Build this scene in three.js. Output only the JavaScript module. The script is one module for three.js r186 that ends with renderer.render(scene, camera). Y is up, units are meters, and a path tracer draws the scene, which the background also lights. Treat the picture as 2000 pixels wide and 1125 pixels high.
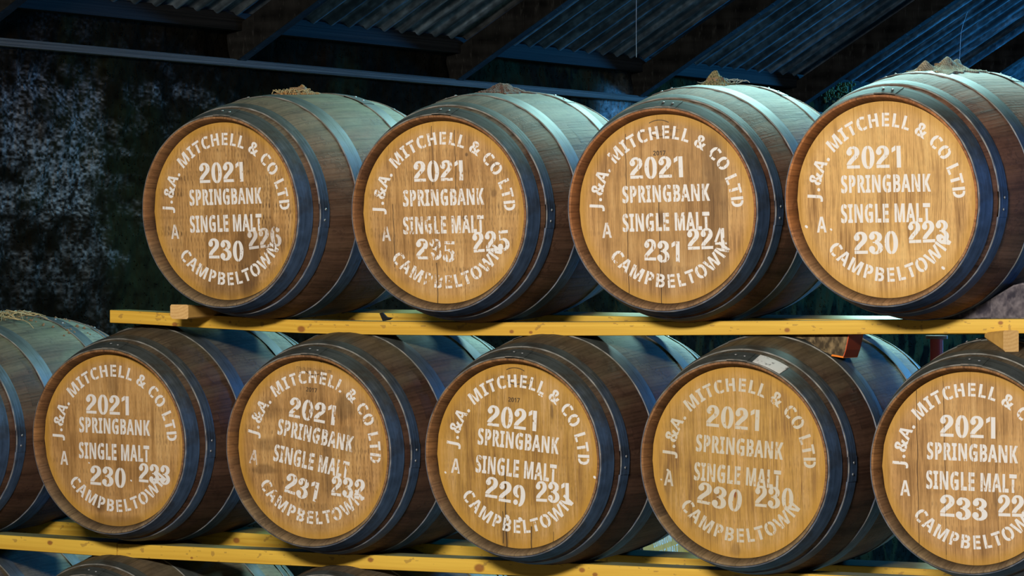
import * as THREE from 'three';
import { mergeGeometries } from 'three/addons/utils/BufferGeometryUtils.js';
import { RectAreaLightUniformsLib } from 'three/addons/lights/RectAreaLightUniformsLib.js';

// ------------------------------------------------------------------ camera, light, exposure
const scene = new THREE.Scene();
scene.background = new THREE.Color(0x000000);
const camera = new THREE.PerspectiveCamera(8.6456, 2000 / 1125, 0.1, 60);
camera.position.set(5.37366, 1.55162, 8.89407);
camera.rotation.set(-0.0041566, 0.5078070, 0.0022095, 'YXZ');
const renderer = new THREE.WebGLRenderer({ antialias: true });
renderer.toneMapping = THREE.LinearToneMapping;
renderer.toneMappingExposure = 1.0;
renderer.shadowMap.enabled = true;
RectAreaLightUniformsLib.init();

const LAMP = { pos: [2.05, 3.2, 6.1], aim: [0.45, 1.3, 0], w: 1.4, h: 0.4, color: [1, 0.93, 0.83], power: 245, glow: 6 };
const WIN1 = { x0: -0.5, x1: 1.4, z0: -3.95, z1: -2.75, color: [0.5, 0.93, 0.9], power: 68, glow: 8 };   // rooflight between two rafters
const WIN2 = { pos: [10.45, 2.3, -4.5], aim: [0, 1.6, -1.0], w: 3.0, h: 1.9, color: [0.16, 0.42, 1.0], power: 26, glow: 5 };
const ADDED_WIN3 = { pos: [1.5, 2.9, -10.35], aim: [-1.2, 2.8, -6.5], w: 0.8, h: 0.7, color: [0.03, 0.36, 1.0], power: 680, glow: 8 };  // added unseen window, there only to grade blue light along the roof
function areaLight(c) {
  const l = new THREE.RectAreaLight(new THREE.Color().setRGB(...c.color), c.power, c.w, c.h);
  l.position.set(...c.pos); l.lookAt(...c.aim); l.castShadow = true;
  l.name = 'area_light'; scene.add(l);
  return l;
}

// ------------------------------------------------------------------ helpers
let seedState = 7;
const rnd = () => { seedState = (seedState + 0x6d2b79f5) | 0; let t = Math.imul(seedState ^ (seedState >>> 15), 1 | seedState); t = (t + Math.imul(t ^ (t >>> 7), 61 | t)) ^ t; return ((t ^ (t >>> 14)) >>> 0) / 4294967296; };
const reseed = (s) => { seedState = s; };
const clamp = (x, a = 0, b = 1) => Math.min(b, Math.max(a, x));
const sstep = (a, b, x) => { const t = clamp((x - a) / (b - a)); return t * t * (3 - 2 * t); };
const mix = (a, b, t) => a + (b - a) * t;
const mix3 = (a, b, t) => [mix(a[0], b[0], t), mix(a[1], b[1], t), mix(a[2], b[2], t)];
const HN = 4096, HT = new Float32Array(HN);
reseed(99); for (let i = 0; i < HN; i++) HT[i] = rnd();
const hash = (x, y) => HT[((Math.imul(x, 73856093) ^ Math.imul(y, 19349663)) >>> 3) & (HN - 1)];
function vnoise(x, y) {
  const xi = Math.floor(x), yi = Math.floor(y), fx = x - xi, fy = y - yi, u = fx * fx * (3 - 2 * fx), v = fy * fy * (3 - 2 * fy);
  const a = hash(xi, yi), b = hash(xi + 1, yi), c = hash(xi, yi + 1), d = hash(xi + 1, yi + 1);
  return a + (b - a) * u + (c - a) * v + (a - b - c + d) * u * v;
}
function fbm(x, y, o = 4) { let s = 0, a = 0.5, n = 0; for (let i = 0; i < o; i++) { s += a * vnoise(x, y); n += a; a *= 0.5; x = x * 2.03 + 17.1; y = y * 2.03 + 5.7; } return s / n; }
const toS = (c) => { c = clamp(c); return c <= 0.0031308 ? 12.92 * c : 1.055 * Math.pow(c, 1 / 2.4) - 0.055; };
const LUT = new Uint8Array(4097); for (let i = 0; i <= 4096; i++) LUT[i] = Math.round(255 * toS(i / 4096));
const s8 = (c) => LUT[(clamp(c) * 4096) | 0];
function dataTex(w, h, fn, srgb = true) {
  const d = new Uint8Array(w * h * 4), o = [0, 0, 0];
  for (let j = 0; j < h; j++) for (let i = 0; i < w; i++) {
    fn(i, j, o); const k = (j * w + i) * 4;
    if (srgb) { d[k] = s8(o[0]); d[k + 1] = s8(o[1]); d[k + 2] = s8(o[2]); } else { d[k] = clamp(o[0]) * 255; d[k + 1] = clamp(o[1]) * 255; d[k + 2] = clamp(o[2]) * 255; }
    d[k + 3] = 255;
  }
  const t = new THREE.DataTexture(d, w, h, THREE.RGBAFormat);
  t.magFilter = THREE.LinearFilter; t.minFilter = THREE.LinearMipmapLinearFilter; t.generateMipmaps = true;
  t.wrapS = t.wrapT = THREE.RepeatWrapping; if (srgb) t.colorSpace = THREE.SRGBColorSpace; t.needsUpdate = true;
  return t;
}
const usedNames = {};
function numbered(n) { if (usedNames[n] === undefined) { usedNames[n] = 0; return n; } usedNames[n]++; return n + '_' + String(usedNames[n]).padStart(3, '0'); }
function shade(m) { m.castShadow = true; m.receiveShadow = true; return m; }
function mesh(name, geo, mat, parent) { const m = shade(new THREE.Mesh(geo, mat)); m.name = name; if (parent) parent.add(m); return m; }
function tag(o, label, category, group) { o.userData.label = label; o.userData.category = category; if (group) o.userData.group = group; return o; }
function thing(name, label, category, pos, group) { const g = new THREE.Group(); g.name = numbered(name); g.position.set(...pos); scene.add(g); return tag(g, label, category, group); }
function structure(name, geo, mat) { const m = mesh(name, geo, mat, scene); m.userData.kind = 'structure'; return m; }
function geoFrom(pos, uv, idx, col) {
  const g = new THREE.BufferGeometry();
  g.setAttribute('position', new THREE.Float32BufferAttribute(pos, 3));
  if (uv) g.setAttribute('uv', new THREE.Float32BufferAttribute(uv, 2));
  if (col) g.setAttribute('color', new THREE.Float32BufferAttribute(col, 3));
  g.setIndex(idx); g.computeVertexNormals(); return g;
}
// a bevelled convex/concave prism: polygon in (x, y), extruded along z from z0 to z1, uv in metres
function prism(pts, z0, z1, bev = 0.002) {
  const s = new THREE.Shape(pts.map(([x, y]) => new THREE.Vector2(x, y)));
  const g = new THREE.ExtrudeGeometry(s, { depth: z1 - z0 - 2 * bev, bevelEnabled: bev > 0, bevelThickness: bev, bevelSize: bev, bevelOffset: -bev, bevelSegments: 2 });
  g.translate(0, 0, z0 + bev); return g;
}

// ------------------------------------------------------------------ materials shared by the casks
const woodDetail = dataTex(512, 1024, (i, j, o) => {           // 0.4 m x 0.9 m, grain along v
  const x = i / 512, y = j / 1024;
  const g = fbm(x * 90, y * 7, 3), f = fbm(x * 9 + 40, y * 3, 4), p = fbm(x * 60 + 9, y * 80, 2), st = fbm(x * 5 + 3, y * 11 + 9, 4);
  let v = 0.62 + 0.5 * (g - 0.5) + 0.5 * (f - 0.5) + 0.18 * (p - 0.5);
  v *= 1 - 0.3 * sstep(0.58, 0.72, st) * sstep(0.45, 0.6, p);
  v = clamp(v, 0.12, 1);
  o[0] = v; o[1] = v * (0.97 + 0.05 * (f - 0.5)); o[2] = v * (0.95 + 0.2 * (st - 0.5));
});
const M = {};
M.stave = new THREE.MeshPhysicalMaterial({ specularIntensity: 0.35, map: woodDetail, vertexColors: true, roughness: 0.72, bumpMap: woodDetail, bumpScale: 0.0016 });
const hoopDetail = dataTex(1024, 128, (i, j, o) => {
  const x = i / 1024, y = j / 128;
  const s = fbm(x * 8, y * 26, 3), b = fbm(x * 40, y * 6 + 50, 4), r = fbm(x * 22 + 9, y * 3 + 5, 4);
  let v = 0.62 + 0.55 * (s - 0.5) + 0.45 * (b - 0.5);
  const rust = sstep(0.56, 0.72, r) * 0.6;
  o[0] = v * mix(1, 0.75, rust); o[1] = v * mix(1, 0.55, rust); o[2] = v * mix(1, 0.42, rust);
  if (b > 0.74 && s > 0.5) { o[0] = o[1] = 0.8; o[2] = 0.85; }
});
M.hoop = new THREE.MeshPhysicalMaterial({ specularIntensity: 0.4, map: hoopDetail, vertexColors: true, roughness: 0.6, metalness: 0.25, bumpMap: hoopDetail, bumpScale: 0.0004 });
M.rivet = new THREE.MeshStandardMaterial({ color: new THREE.Color().setRGB(0.4, 0.41, 0.43), roughness: 0.42, metalness: 0.6 });
M.croze = new THREE.MeshStandardMaterial({ color: new THREE.Color().setRGB(0.05, 0.03, 0.018), roughness: 0.9 });
M.bung = new THREE.MeshStandardMaterial({ color: new THREE.Color().setRGB(0.2, 0.13, 0.07), roughness: 0.9 });

// ------------------------------------------------------------------ stencilled cask heads: paint mask, then wood and paint per pixel
const TS = 1024, RP = 508;
function runText(ctx, tmp, text, x, y, deg, w, h, font, opt = {}) {      // baseline-left corner (x, y) in head radii
  const t = tmp.getContext('2d');
  t.setTransform(1, 0, 0, 1, 0, 0); t.clearRect(0, 0, TS, TS);
  t.font = font.replace('SIZE', '200px'); t.textBaseline = 'alphabetic'; t.textAlign = 'left';
  const adv = [...text].map((c) => t.measureText(c).width + (opt.track || 0) * 200), total = adv.reduce((a, b) => a + b, 0) - (opt.track || 0) * 200;
  const cap = 0.714 * 200, sx = (w * RP) / total, sy = (h * RP) / cap;
  t.fillStyle = '#fff'; t.strokeStyle = '#fff'; t.lineWidth = opt.bold || 0; t.lineJoin = 'round';
  let cx = 0;
  [...text].forEach((c, i) => {
    const a = (-deg * Math.PI) / 180;
    t.setTransform(1, 0, 0, 1, 0, 0);
    t.translate(512 + x * RP, 512 - y * RP); t.rotate(a); t.scale(sx, sy); t.translate(cx, 0);
    const dy = opt.dy ? opt.dy[i] * 200 : 0; t.translate(0, dy);
    t.globalCompositeOperation = 'source-over';
    t.fillText(c, 0, 0); if (opt.bold) t.strokeText(c, 0, 0);
    stencilCuts(t, c, adv[i] - (opt.track || 0) * 200, cap);
    cx += adv[i];
  });
  ctx.globalAlpha = opt.alpha ?? 1; ctx.drawImage(tmp, 0, 0); ctx.globalAlpha = 1;
}
// stencil numerals drawn as filled shapes in a unit box (y up): fat-and-thin strokes broken by the bridges of the stencil
function drawNumeral(t, c) {
  t.lineWidth = 0.06; t.strokeStyle = '#fff'; const P = (f) => { t.beginPath(); f(); t.fill(); t.stroke(); }, ball = (x, y, r) => P(() => t.ellipse(x, y, r * 1.25, r * 0.8, 0, 0, 7)), rect = (x0, y0, x1, y1) => t.fillRect(x0, y0, x1 - x0, y1 - y0);
  const half = (cx, cy, rx, ry, ix, iy, side, gap) => P(() => { const s = side, a = -Math.PI / 2, b = Math.PI / 2; t.ellipse(cx + s * gap, cy, rx, ry, 0, s > 0 ? a : Math.PI + a, s > 0 ? b : Math.PI + b); t.ellipse(cx + s * gap, cy, ix, iy, 0, s > 0 ? b : Math.PI + b, s > 0 ? a : Math.PI + a, true); t.closePath(); });
  if (c === '0') { half(0.5, 0.5, 0.42, 0.5, 0.13, 0.43, -1, 0.05); half(0.5, 0.5, 0.42, 0.5, 0.13, 0.43, 1, 0.05); }
  else if (c === '1') { rect(0.42, 0, 0.74, 1); P(() => { t.moveTo(0.08, 0.74); t.lineTo(0.32, 0.82); t.lineTo(0.32, 0.98); t.lineTo(0.08, 0.88); t.closePath(); }); }
  else if (c === '2') {
    rect(0, 0, 1, 0.145); ball(0.2, 0.75, 0.15);
    P(() => { t.moveTo(0.06, 0.76); t.bezierCurveTo(0.06, 0.93, 0.28, 1, 0.48, 1); t.bezierCurveTo(0.8, 1, 0.96, 0.88, 0.96, 0.73); t.bezierCurveTo(0.96, 0.5, 0.52, 0.42, 0.32, 0.2); t.lineTo(0.02, 0.2); t.bezierCurveTo(0.12, 0.4, 0.64, 0.54, 0.64, 0.74); t.bezierCurveTo(0.64, 0.88, 0.58, 0.94, 0.46, 0.94); t.bezierCurveTo(0.36, 0.94, 0.3, 0.9, 0.3, 0.84); t.closePath(); });
  } else if (c === '3') { half(0.42, 0.76, 0.48, 0.24, 0.18, 0.17, 1, 0.03); half(0.42, 0.27, 0.53, 0.27, 0.2, 0.2, 1, 0.03); ball(0.2, 0.79, 0.15); ball(0.18, 0.2, 0.16); P(() => { t.moveTo(0.06, 0.82); t.bezierCurveTo(0.08, 0.95, 0.24, 1, 0.38, 1); t.lineTo(0.38, 0.94); t.lineTo(0.24, 0.88); t.closePath(); }); P(() => { t.moveTo(0.04, 0.18); t.bezierCurveTo(0.06, 0.05, 0.24, 0, 0.38, 0); t.lineTo(0.38, 0.06); t.lineTo(0.22, 0.12); t.closePath(); }); rect(0.25, 0.49, 0.42, 0.55); }
  else if (c === '5') { rect(0.12, 0.85, 0.95, 1); rect(0.12, 0.5, 0.24, 0.8); half(0.42, 0.29, 0.53, 0.3, 0.22, 0.22, 1, 0.03); ball(0.18, 0.18, 0.16); P(() => { t.moveTo(0.04, 0.16); t.bezierCurveTo(0.06, 0.05, 0.24, 0, 0.38, 0); t.lineTo(0.38, 0.06); t.lineTo(0.22, 0.12); t.closePath(); }); rect(0.24, 0.52, 0.42, 0.58); }
  else if (c === '4') { rect(0.52, 0, 0.82, 1); rect(0.02, 0.2, 0.46, 0.31); rect(0.87, 0.2, 1, 0.31); P(() => { t.moveTo(0.46, 1); t.lineTo(0.0, 0.36); t.lineTo(0.14, 0.36); t.lineTo(0.46, 0.78); t.closePath(); }); }
  else if (c === '6' || c === '9') { if (c === '9') { t.translate(1, 1); t.rotate(Math.PI); } half(0.5, 0.5, 0.45, 0.5, 0.13, 0.43, -1, 0.04); half(0.5, 0.29, 0.44, 0.29, 0.14, 0.22, 1, 0.04); ball(0.74, 0.84, 0.13); }
}
function numerals(ctx, tmp, text, x, y, deg, w, h, opt = {}) {
  const t = tmp.getContext('2d'), n = text.length, cell = w / (n - 0.16 * (text.match(/1/g) || []).length);
  t.setTransform(1, 0, 0, 1, 0, 0); t.clearRect(0, 0, TS, TS); t.fillStyle = '#fff';
  let cx = 0;
  [...text].forEach((c, i) => {
    const cw = cell * (c === '1' ? 0.84 : 1);
    t.setTransform(1, 0, 0, 1, 0, 0); t.translate(512 + x * RP, 512 - y * RP); t.rotate((-deg * Math.PI) / 180);
    t.translate(cx * RP, (opt.dy ? opt.dy[i] : 0) * 0.3 * RP); t.scale(cell * 0.88 * RP, -h * RP);
    t.globalCompositeOperation = 'source-over'; drawNumeral(t, c); cx += cw;
  });
  ctx.globalAlpha = opt.alpha ?? 1; ctx.drawImage(tmp, 0, 0); ctx.globalAlpha = 1;
}
function stencilCuts(t, c, w, cap) {
  t.globalCompositeOperation = 'destination-out'; t.fillStyle = '#000';
  const cut = (x0, y0, x1, y1) => t.fillRect(x0 * w, -y1 * cap, (x1 - x0) * w, (y1 - y0) * cap);
  {
    if ('OCGQS'.includes(c)) { cut(0.42, 0.78, 0.5, 1.1); cut(0.46, -0.1, 0.54, 0.24); }
    else if ('PRBD'.includes(c)) { cut(0.36, 0.8, 0.43, 1.05); cut(0.36, c === 'D' || c === 'B' ? -0.05 : 0.34, 0.43, c === 'D' || c === 'B' ? 0.2 : 0.62); }
    else if (c === 'H') cut(0.3, 0.3, 0.36, 0.7);
    else if (c === 'E' || c === 'L' || c === 'F') cut(0.36, -0.05, 0.42, 1.05 * (c === 'L' ? 0.25 : 1));
    else if (c === 'A') { cut(0.3, 0.14, 0.36, 0.42); }
    else if (c === 'T') cut(-0.1, 0.74, 1.1, 0.79);
    else if ('MNWK'.includes(c)) cut(0.3, -0.1, 0.345, 1.1);
    else if (c === '&') { cut(0.4, 0.45, 0.46, 0.7); cut(0.3, -0.1, 0.36, 0.2); }
  }
  t.globalCompositeOperation = 'source-over'; t.fillStyle = '#fff';
}
function arcText(ctx, tmp, text, a0, a1, rBase, h, widthScale, inward, alpha = 1) {  // angles in degrees clockwise from the top
  const t = tmp.getContext('2d');
  t.setTransform(1, 0, 0, 1, 0, 0); t.clearRect(0, 0, TS, TS);
  t.font = 'bold 200px sans-serif'; t.textBaseline = 'alphabetic'; t.textAlign = 'left'; t.fillStyle = '#fff'; t.strokeStyle = '#fff';
  t.lineWidth = 2; t.lineJoin = 'round'; const track = 26, adv = [...text].map((c) => (c === ' ' ? 62 : t.measureText(c).width + track)), total = adv.reduce((a, b) => a + b, 0);
  const cap = 0.714 * 200, sy = (h * RP) / cap, sx = sy * widthScale;
  let s = 0;
  [...text].forEach((c, i) => {
    const mid = s + adv[i] / 2; s += adv[i];
    if (c === ' ') return;
    const ang = ((a0 + ((a1 - a0) * mid) / total) * Math.PI) / 180;
    t.setTransform(1, 0, 0, 1, 0, 0);
    t.translate(512 + rBase * RP * Math.sin(ang), 512 - rBase * RP * Math.cos(ang)); t.rotate(inward ? ang + Math.PI : ang); t.scale(sx, sy);
    const w = t.measureText(c).width; t.translate(-w / 2, 0);
    t.fillText(c, 0, 0); t.strokeText(c, 0, 0);
    stencilCuts(t, c, w, cap);
  });
  ctx.globalAlpha = alpha; ctx.drawImage(tmp, 0, 0); ctx.globalAlpha = 1;
}
const SERIF = 'bold SIZE serif', SANS = 'bold SIZE sans-serif';
function headTexture(cfg) {
  const cv = document.createElement('canvas'), tmp = document.createElement('canvas'), ink = document.createElement('canvas');
  for (const c of [cv, tmp, ink]) { c.width = TS; c.height = TS; }
  const ctx = cv.getContext('2d'), ik = ink.getContext('2d');
  if (cfg.lines) for (const l of cfg.lines) (l[6] === SERIF ? numerals(ctx, tmp, ...l.slice(0, 6), l[7]) : runText(ctx, tmp, ...l));
  if (cfg.arcs) for (const a of cfg.arcs) arcText(ctx, tmp, ...a);
  if (cfg.dots) { ctx.fillStyle = '#fff'; for (const [x, y, r] of cfg.dots) { ctx.beginPath(); ctx.ellipse(512 + x * RP, 512 - y * RP, r * RP, r * RP * 0.7, 0.6, 0, 7); ctx.fill(); } }
  if (cfg.print) {                                              // small dark printed mark and year of an earlier owner, mostly painted over
    const [px, py, deg] = cfg.print;
    ik.setTransform(1, 0, 0, 1, 0, 0); ik.translate(512 + px * RP, 512 - py * RP); ik.rotate((-deg * Math.PI) / 180);
    ik.fillStyle = '#fff'; ik.strokeStyle = '#fff';
    ik.font = 'bold 34px sans-serif'; ik.fillText('2017', -38, 0);
    ik.lineWidth = 5; ik.beginPath(); ik.arc(6, -190, 92, Math.PI * 0.36, Math.PI * 0.70); ik.stroke();
    ik.beginPath(); ik.arc(4, -70, 118, -Math.PI * 0.66, -Math.PI * 0.34); ik.stroke();
    ik.font = 'bold 20px serif'; ik.fillText('1875', 54, -88);
    reseed(cfg.seed + 5);
    for (let k = 0; k < 26; k++) { const x = -105 + k * 9, a = rnd(); ik.lineWidth = 2 + 2 * rnd(); ik.globalAlpha = 0.45 + 0.5 * rnd(); ik.beginPath(); ik.moveTo(x, -118); ik.lineTo(x + (a - 0.5) * 8, -118 - 16 * (0.6 + 0.4 * rnd())); ik.stroke(); if (a > 0.5) { ik.beginPath(); ik.moveTo(x - 3, -133); ik.lineTo(x + 6, -133); ik.stroke(); } }
    ik.globalAlpha = 1;
  }
  const pm = ctx.getImageData(0, 0, TS, TS).data, im = ik.getImageData(0, 0, TS, TS).data;
  const B = cfg.boards, sd = cfg.seed * 13.7, tone = cfg.tones, base = cfg.base || [0.51, 0.282, 0.093], pale = cfg.pale || [0.65, 0.395, 0.155], dark = cfg.dark || [0.25, 0.125, 0.033];
  const paint = cfg.paint || [0.8, 0.78, 0.76], gold = [0.5, 0.26, 0.03];
  return dataTex(TS, TS, (i, jj, o) => {
    const j = TS - 1 - jj, x = (i - 512) / RP, y = (512 - j) / RP, r = Math.hypot(x, y);
    let b = 0; while (b < B.length - 2 && x > B[b + 1]) b++;
    const bo = b * 31.7 + sd;
    const wav = 0.05 * (fbm(x * 1.3 + bo, y * 1.1, 2) - 0.5);
    const X = x + wav;
    const g1 = fbm(X * 16 + bo, y * 1.0, 3), g2 = fbm(X * 110 + bo, y * 5, 3), pore = vnoise(X * 240 + bo, y * 16 + 7) * 0.75 + 0.25 * vnoise(X * 120 + bo, y * 40), lo = fbm(x * 2.2 + sd, y * 2.2, 3), fl = fbm(x * 30 + bo, y * 22, 2);
    let t = 0.5 + 0.9 * (g1 - 0.5) + 0.75 * (g2 - 0.5) + 0.6 * (lo - 0.5);
    let c = t < 0.5 ? mix3(dark, base, clamp(t * 2)) : mix3(base, pale, clamp(t * 2 - 1));
    const pr = sstep(0.55, 0.85, pore) * (cfg.pores ?? 0.5) * (0.35 + 0.9 * g1);
    c = mix3(c, [0.12, 0.06, 0.02], pr);
    let tn = tone[b % tone.length] * (0.94 + 0.16 * (fl - 0.5));
    c = [c[0] * tn, c[1] * tn * (0.99 + 0.05 * (lo - 0.5)), c[2] * tn];
    c = mix3(c, gold, sstep(0.86, 0.99, r) * (cfg.rim ?? 0.75));
    if (cfg.stains) for (const [sx, sy, rx, ry, k, col] of cfg.stains) {
      const d = Math.hypot((x - sx) / rx, (y - sy) / ry) + 0.9 * (fbm(x * 9 + sx * 50, y * 5, 3) - 0.5);
      const a = k * (1 - sstep(0.45, 1.05, d)); if (a > 0) c = mix3(c, col || [0.1, 0.05, 0.02], a);
    }
    if (cfg.cracks) for (const [cx, y0, y1, wd] of cfg.cracks) {
      if (y > y0 && y < y1) { const d = Math.abs(x - cx - 0.02 * (fbm(y * 6 + cx * 40, 3, 3) - 0.5)); const a = 1 - sstep(wd * 0.5, wd * 1.3, d); c = mix3(c, [0.035, 0.018, 0.008], a * 0.85); }
    }
    const k = (j * TS + i) * 4 + 3;
    if (im[k]) c = mix3(c, [0.03, 0.018, 0.012], (im[k] / 255) * (0.7 + 0.3 * g2));
    if (pm[k]) {
      const n = 0.55 * fbm(X * 70 + 5 + bo, y * 12, 3) + 0.45 * fbm(x * 34 + sd, y * 34, 2), wl = cfg.wear + (cfg.wearSpots ? cfg.wearSpots.reduce((s, [wx, wy, wr, kk]) => s + kk * (1 - sstep(0.3, 1, Math.hypot(x - wx, y - wy) / wr)), 0) : 0);
      const keep = sstep(wl - 0.02, wl + 0.12, n) * (pm[k] / 255);
      c = mix3(c, paint, keep * (cfg.cover ?? 0.98));
    }
    o[0] = c[0]; o[1] = c[1]; o[2] = c[2];
  });
}

// ------------------------------------------------------------------ the cask: staves, hoops, heads (local: front rim in plane z = 0, axis along -z)
const L = 0.805, RB = 0.322, RC = 0.2655, RH = 0.249, REC = 0.033, EX = 2.8;
const rOut = (z) => RB - (RB - RC) * Math.pow(Math.abs((z + L / 2) / (L / 2)), EX);
const OFF = new THREE.Vector3(0, RB, L / 2);                    // group origin: lowest point of the belly
reseed(4242);
const NST = 26, stAng = []; { const w = []; for (let i = 0; i < NST; i++) w.push(0.7 + 0.6 * rnd()); const s = w.reduce((a, b) => a + b, 0); let a = 0; for (const x of w) { stAng.push(a); a += (x / s) * Math.PI * 2; } stAng.push(Math.PI * 2); }
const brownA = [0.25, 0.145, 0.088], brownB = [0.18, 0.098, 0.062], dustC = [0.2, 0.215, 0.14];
function staveGeo(k, seed, dust = 1, bareScale = [1, 1, 1]) {                                    // angle 0 at the top, clockwise seen from the front
  const a0 = stAng[k], a1 = stAng[k + 1], NA = 4, NZ = 26, pos = [], uv = [], col = [], idx = [];
  reseed(seed * 97 + k * 13 + 1);
  const tone = 0.88 + 0.24 * rnd(), hue = rnd(), u0 = rnd() * 4, v0 = rnd() * 4;
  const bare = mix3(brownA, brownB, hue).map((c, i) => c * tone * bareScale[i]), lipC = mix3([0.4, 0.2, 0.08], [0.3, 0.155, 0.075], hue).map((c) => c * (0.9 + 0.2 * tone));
  const prof = [];
  prof.push([RH - 0.004, -0.05, 2], [RH, -REC, 2], [RH + 0.0105, -0.001, 2], [RH + 0.0115, 0, 1], [RC - 0.0005, 0, 1]);
  const nOut = prof.length;
  for (let i = 0; i <= NZ; i++) { const z = -0.0012 - (L - 0.0024) * (i / NZ); prof.push([rOut(z), z, 0]); }
  prof.push([RC - 0.0005, -L, 1], [RH + 0.0115, -L, 1], [RH + 0.0105, -L + 0.001, 2], [RH, -L + REC, 2], [RH - 0.004, -L + 0.05, 2]);
  let sAcc = 0;
  prof.forEach(([r, z, kind], p) => {
    if (p) sAcc += Math.hypot(r - prof[p - 1][0], z - prof[p - 1][1]);
    for (let j = 0; j <= NA; j++) {
      const a = a0 + ((a1 - a0) * j) / NA, edge = j === 0 || j === NA, rr = edge && kind === 0 ? r - 0.0011 : r;
      pos.push(rr * Math.sin(a) + OFF.x, rr * Math.cos(a) + OFF.y, z + OFF.z);
      uv.push(u0 + (a * 0.3) / 0.4, v0 + sAcc / 0.9);
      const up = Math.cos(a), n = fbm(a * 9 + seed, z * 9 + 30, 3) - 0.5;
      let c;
      if (kind === 0) c = mix3(bare, mix3(dustC, [0.29, 0.31, 0.215], sstep(-0.42, -0.62, z)), clamp(sstep(0.3, 0.9, up + 0.7 * n) * (0.38 + 0.57 * sstep(-0.12, -0.48, z)) * dust));  // dust on top, thinned in front and paled behind to paint in the rooflight
      else c = mix3(lipC, [0.29, 0.23, 0.14], sstep(0.0, 0.8, -up + 0.5 * n) * 0.8);
      if (edge && kind === 0) c = c.map((q) => q * 0.78);
      if (kind === 2 && p <= 1) c = c.map((q) => q * 0.3);
      col.push(...c);
    }
  });
  const W = NA + 1;
  for (let p = 0; p < prof.length - 1; p++) for (let j = 0; j < NA; j++) { const A = p * W + j, Bq = A + 1, C = A + W, D = C + 1; idx.push(A, C, Bq, Bq, C, D); }
  return geoFrom(pos, uv, idx, col);
}
const HOOPS = [[-0.003, -0.05], [-0.073, -0.107], [-0.222, -0.281], [-L + 0.281, -L + 0.222], [-L + 0.107, -L + 0.073], [-L + 0.05, -L + 0.003]].map(([a, b]) => [Math.max(a, b), Math.min(a, b)]);
const LAP = [0.06, 1.62, -0.25, 0.35, -0.2, 0.25];              // where each hoop's ends overlap
function hoopGeo(zf, zb, lap) {
  const parts = [], NT = 128, t = 0.0026;
  const ring = (a0, a1, n, lift) => {
    const P = [[rOut(zf) - 0.001, zf], [rOut(zf) + t + lift - 0.0007, zf], [rOut(zf - 0.001) + t + lift, zf - 0.001], [rOut(zf - 0.003) + t + lift, zf - 0.003], [rOut((zf + zb) / 2) + t + lift, (zf + zb) / 2], [rOut(zb + 0.001) + t + lift, zb + 0.001], [rOut(zb) + t + lift - 0.0007, zb], [rOut(zb) - 0.001, zb]];
    const pos = [], uv = [], col = [], idx = []; let s = 0;
    P.forEach(([r, z], p) => {
      if (p) s += Math.hypot(r - P[p - 1][0], z - P[p - 1][1]);
      for (let i = 0; i <= n; i++) {
        const a = a0 + ((a1 - a0) * i) / n; pos.push(r * Math.sin(a) + OFF.x, r * Math.cos(a) + OFF.y, z + OFF.z); uv.push((a * 0.3) / 1.0 + zf * 3, s / 0.12 + zf * 7);
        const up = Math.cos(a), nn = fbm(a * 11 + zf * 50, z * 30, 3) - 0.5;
        { const hc = mix3([0.075, 0.13, 0.24], [0.1, 0.115, 0.11], clamp(sstep(0.15, 0.85, up + 0.6 * nn))); col.push(...(p === 1 || p === 2 ? mix3(hc, [0.5, 0.47, 0.42], 0.35 + 0.5 * sstep(0.4, 0.6, fbm(a * 14 + zf * 90, 2, 3))) : hc)); }  // blue base tone paints in the reflected window light; crown greyed by dust
      }
    });
    for (let p = 0; p < P.length - 1; p++) for (let i = 0; i < n; i++) { const A = p * (n + 1) + i, C = A + n + 1; idx.push(A, C, A + 1, A + 1, C, C + 1); }
    return geoFrom(pos, uv, idx, col);
  };
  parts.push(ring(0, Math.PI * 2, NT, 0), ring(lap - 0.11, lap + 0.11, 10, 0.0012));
  return mergeGeometries(parts);
}
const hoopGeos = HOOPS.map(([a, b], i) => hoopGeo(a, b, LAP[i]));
const rivetGeo = (() => { const g = new THREE.SphereGeometry(0.0038, 10, 5, 0, Math.PI * 2, 0, Math.PI / 2); g.scale(1, 0.62, 1); return g; })();
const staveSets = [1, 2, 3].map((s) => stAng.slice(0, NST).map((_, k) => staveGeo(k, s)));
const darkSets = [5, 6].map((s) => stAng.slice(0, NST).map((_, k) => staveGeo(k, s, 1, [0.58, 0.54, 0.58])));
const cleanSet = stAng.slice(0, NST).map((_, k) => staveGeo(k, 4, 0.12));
const rearHeadGeo = (() => { const g = new THREE.CylinderGeometry(RH - 0.001, RH - 0.001, 0.02, 48); g.rotateX(Math.PI / 2); g.translate(OFF.x, OFF.y, OFF.z - L + REC + 0.012); return g; })();
const grooveGeo = (() => { const g = new THREE.RingGeometry(RH - 0.012, RH + 0.002, 64); g.translate(OFF.x, OFF.y, OFF.z - REC - 0.004); return g; })();
const backingGeo = (() => { const g = new THREE.CylinderGeometry(RH - 0.002, RH - 0.002, 0.006, 48); g.rotateX(Math.PI / 2); g.translate(OFF.x, OFF.y, OFF.z - REC - 0.02); return g; })();
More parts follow.
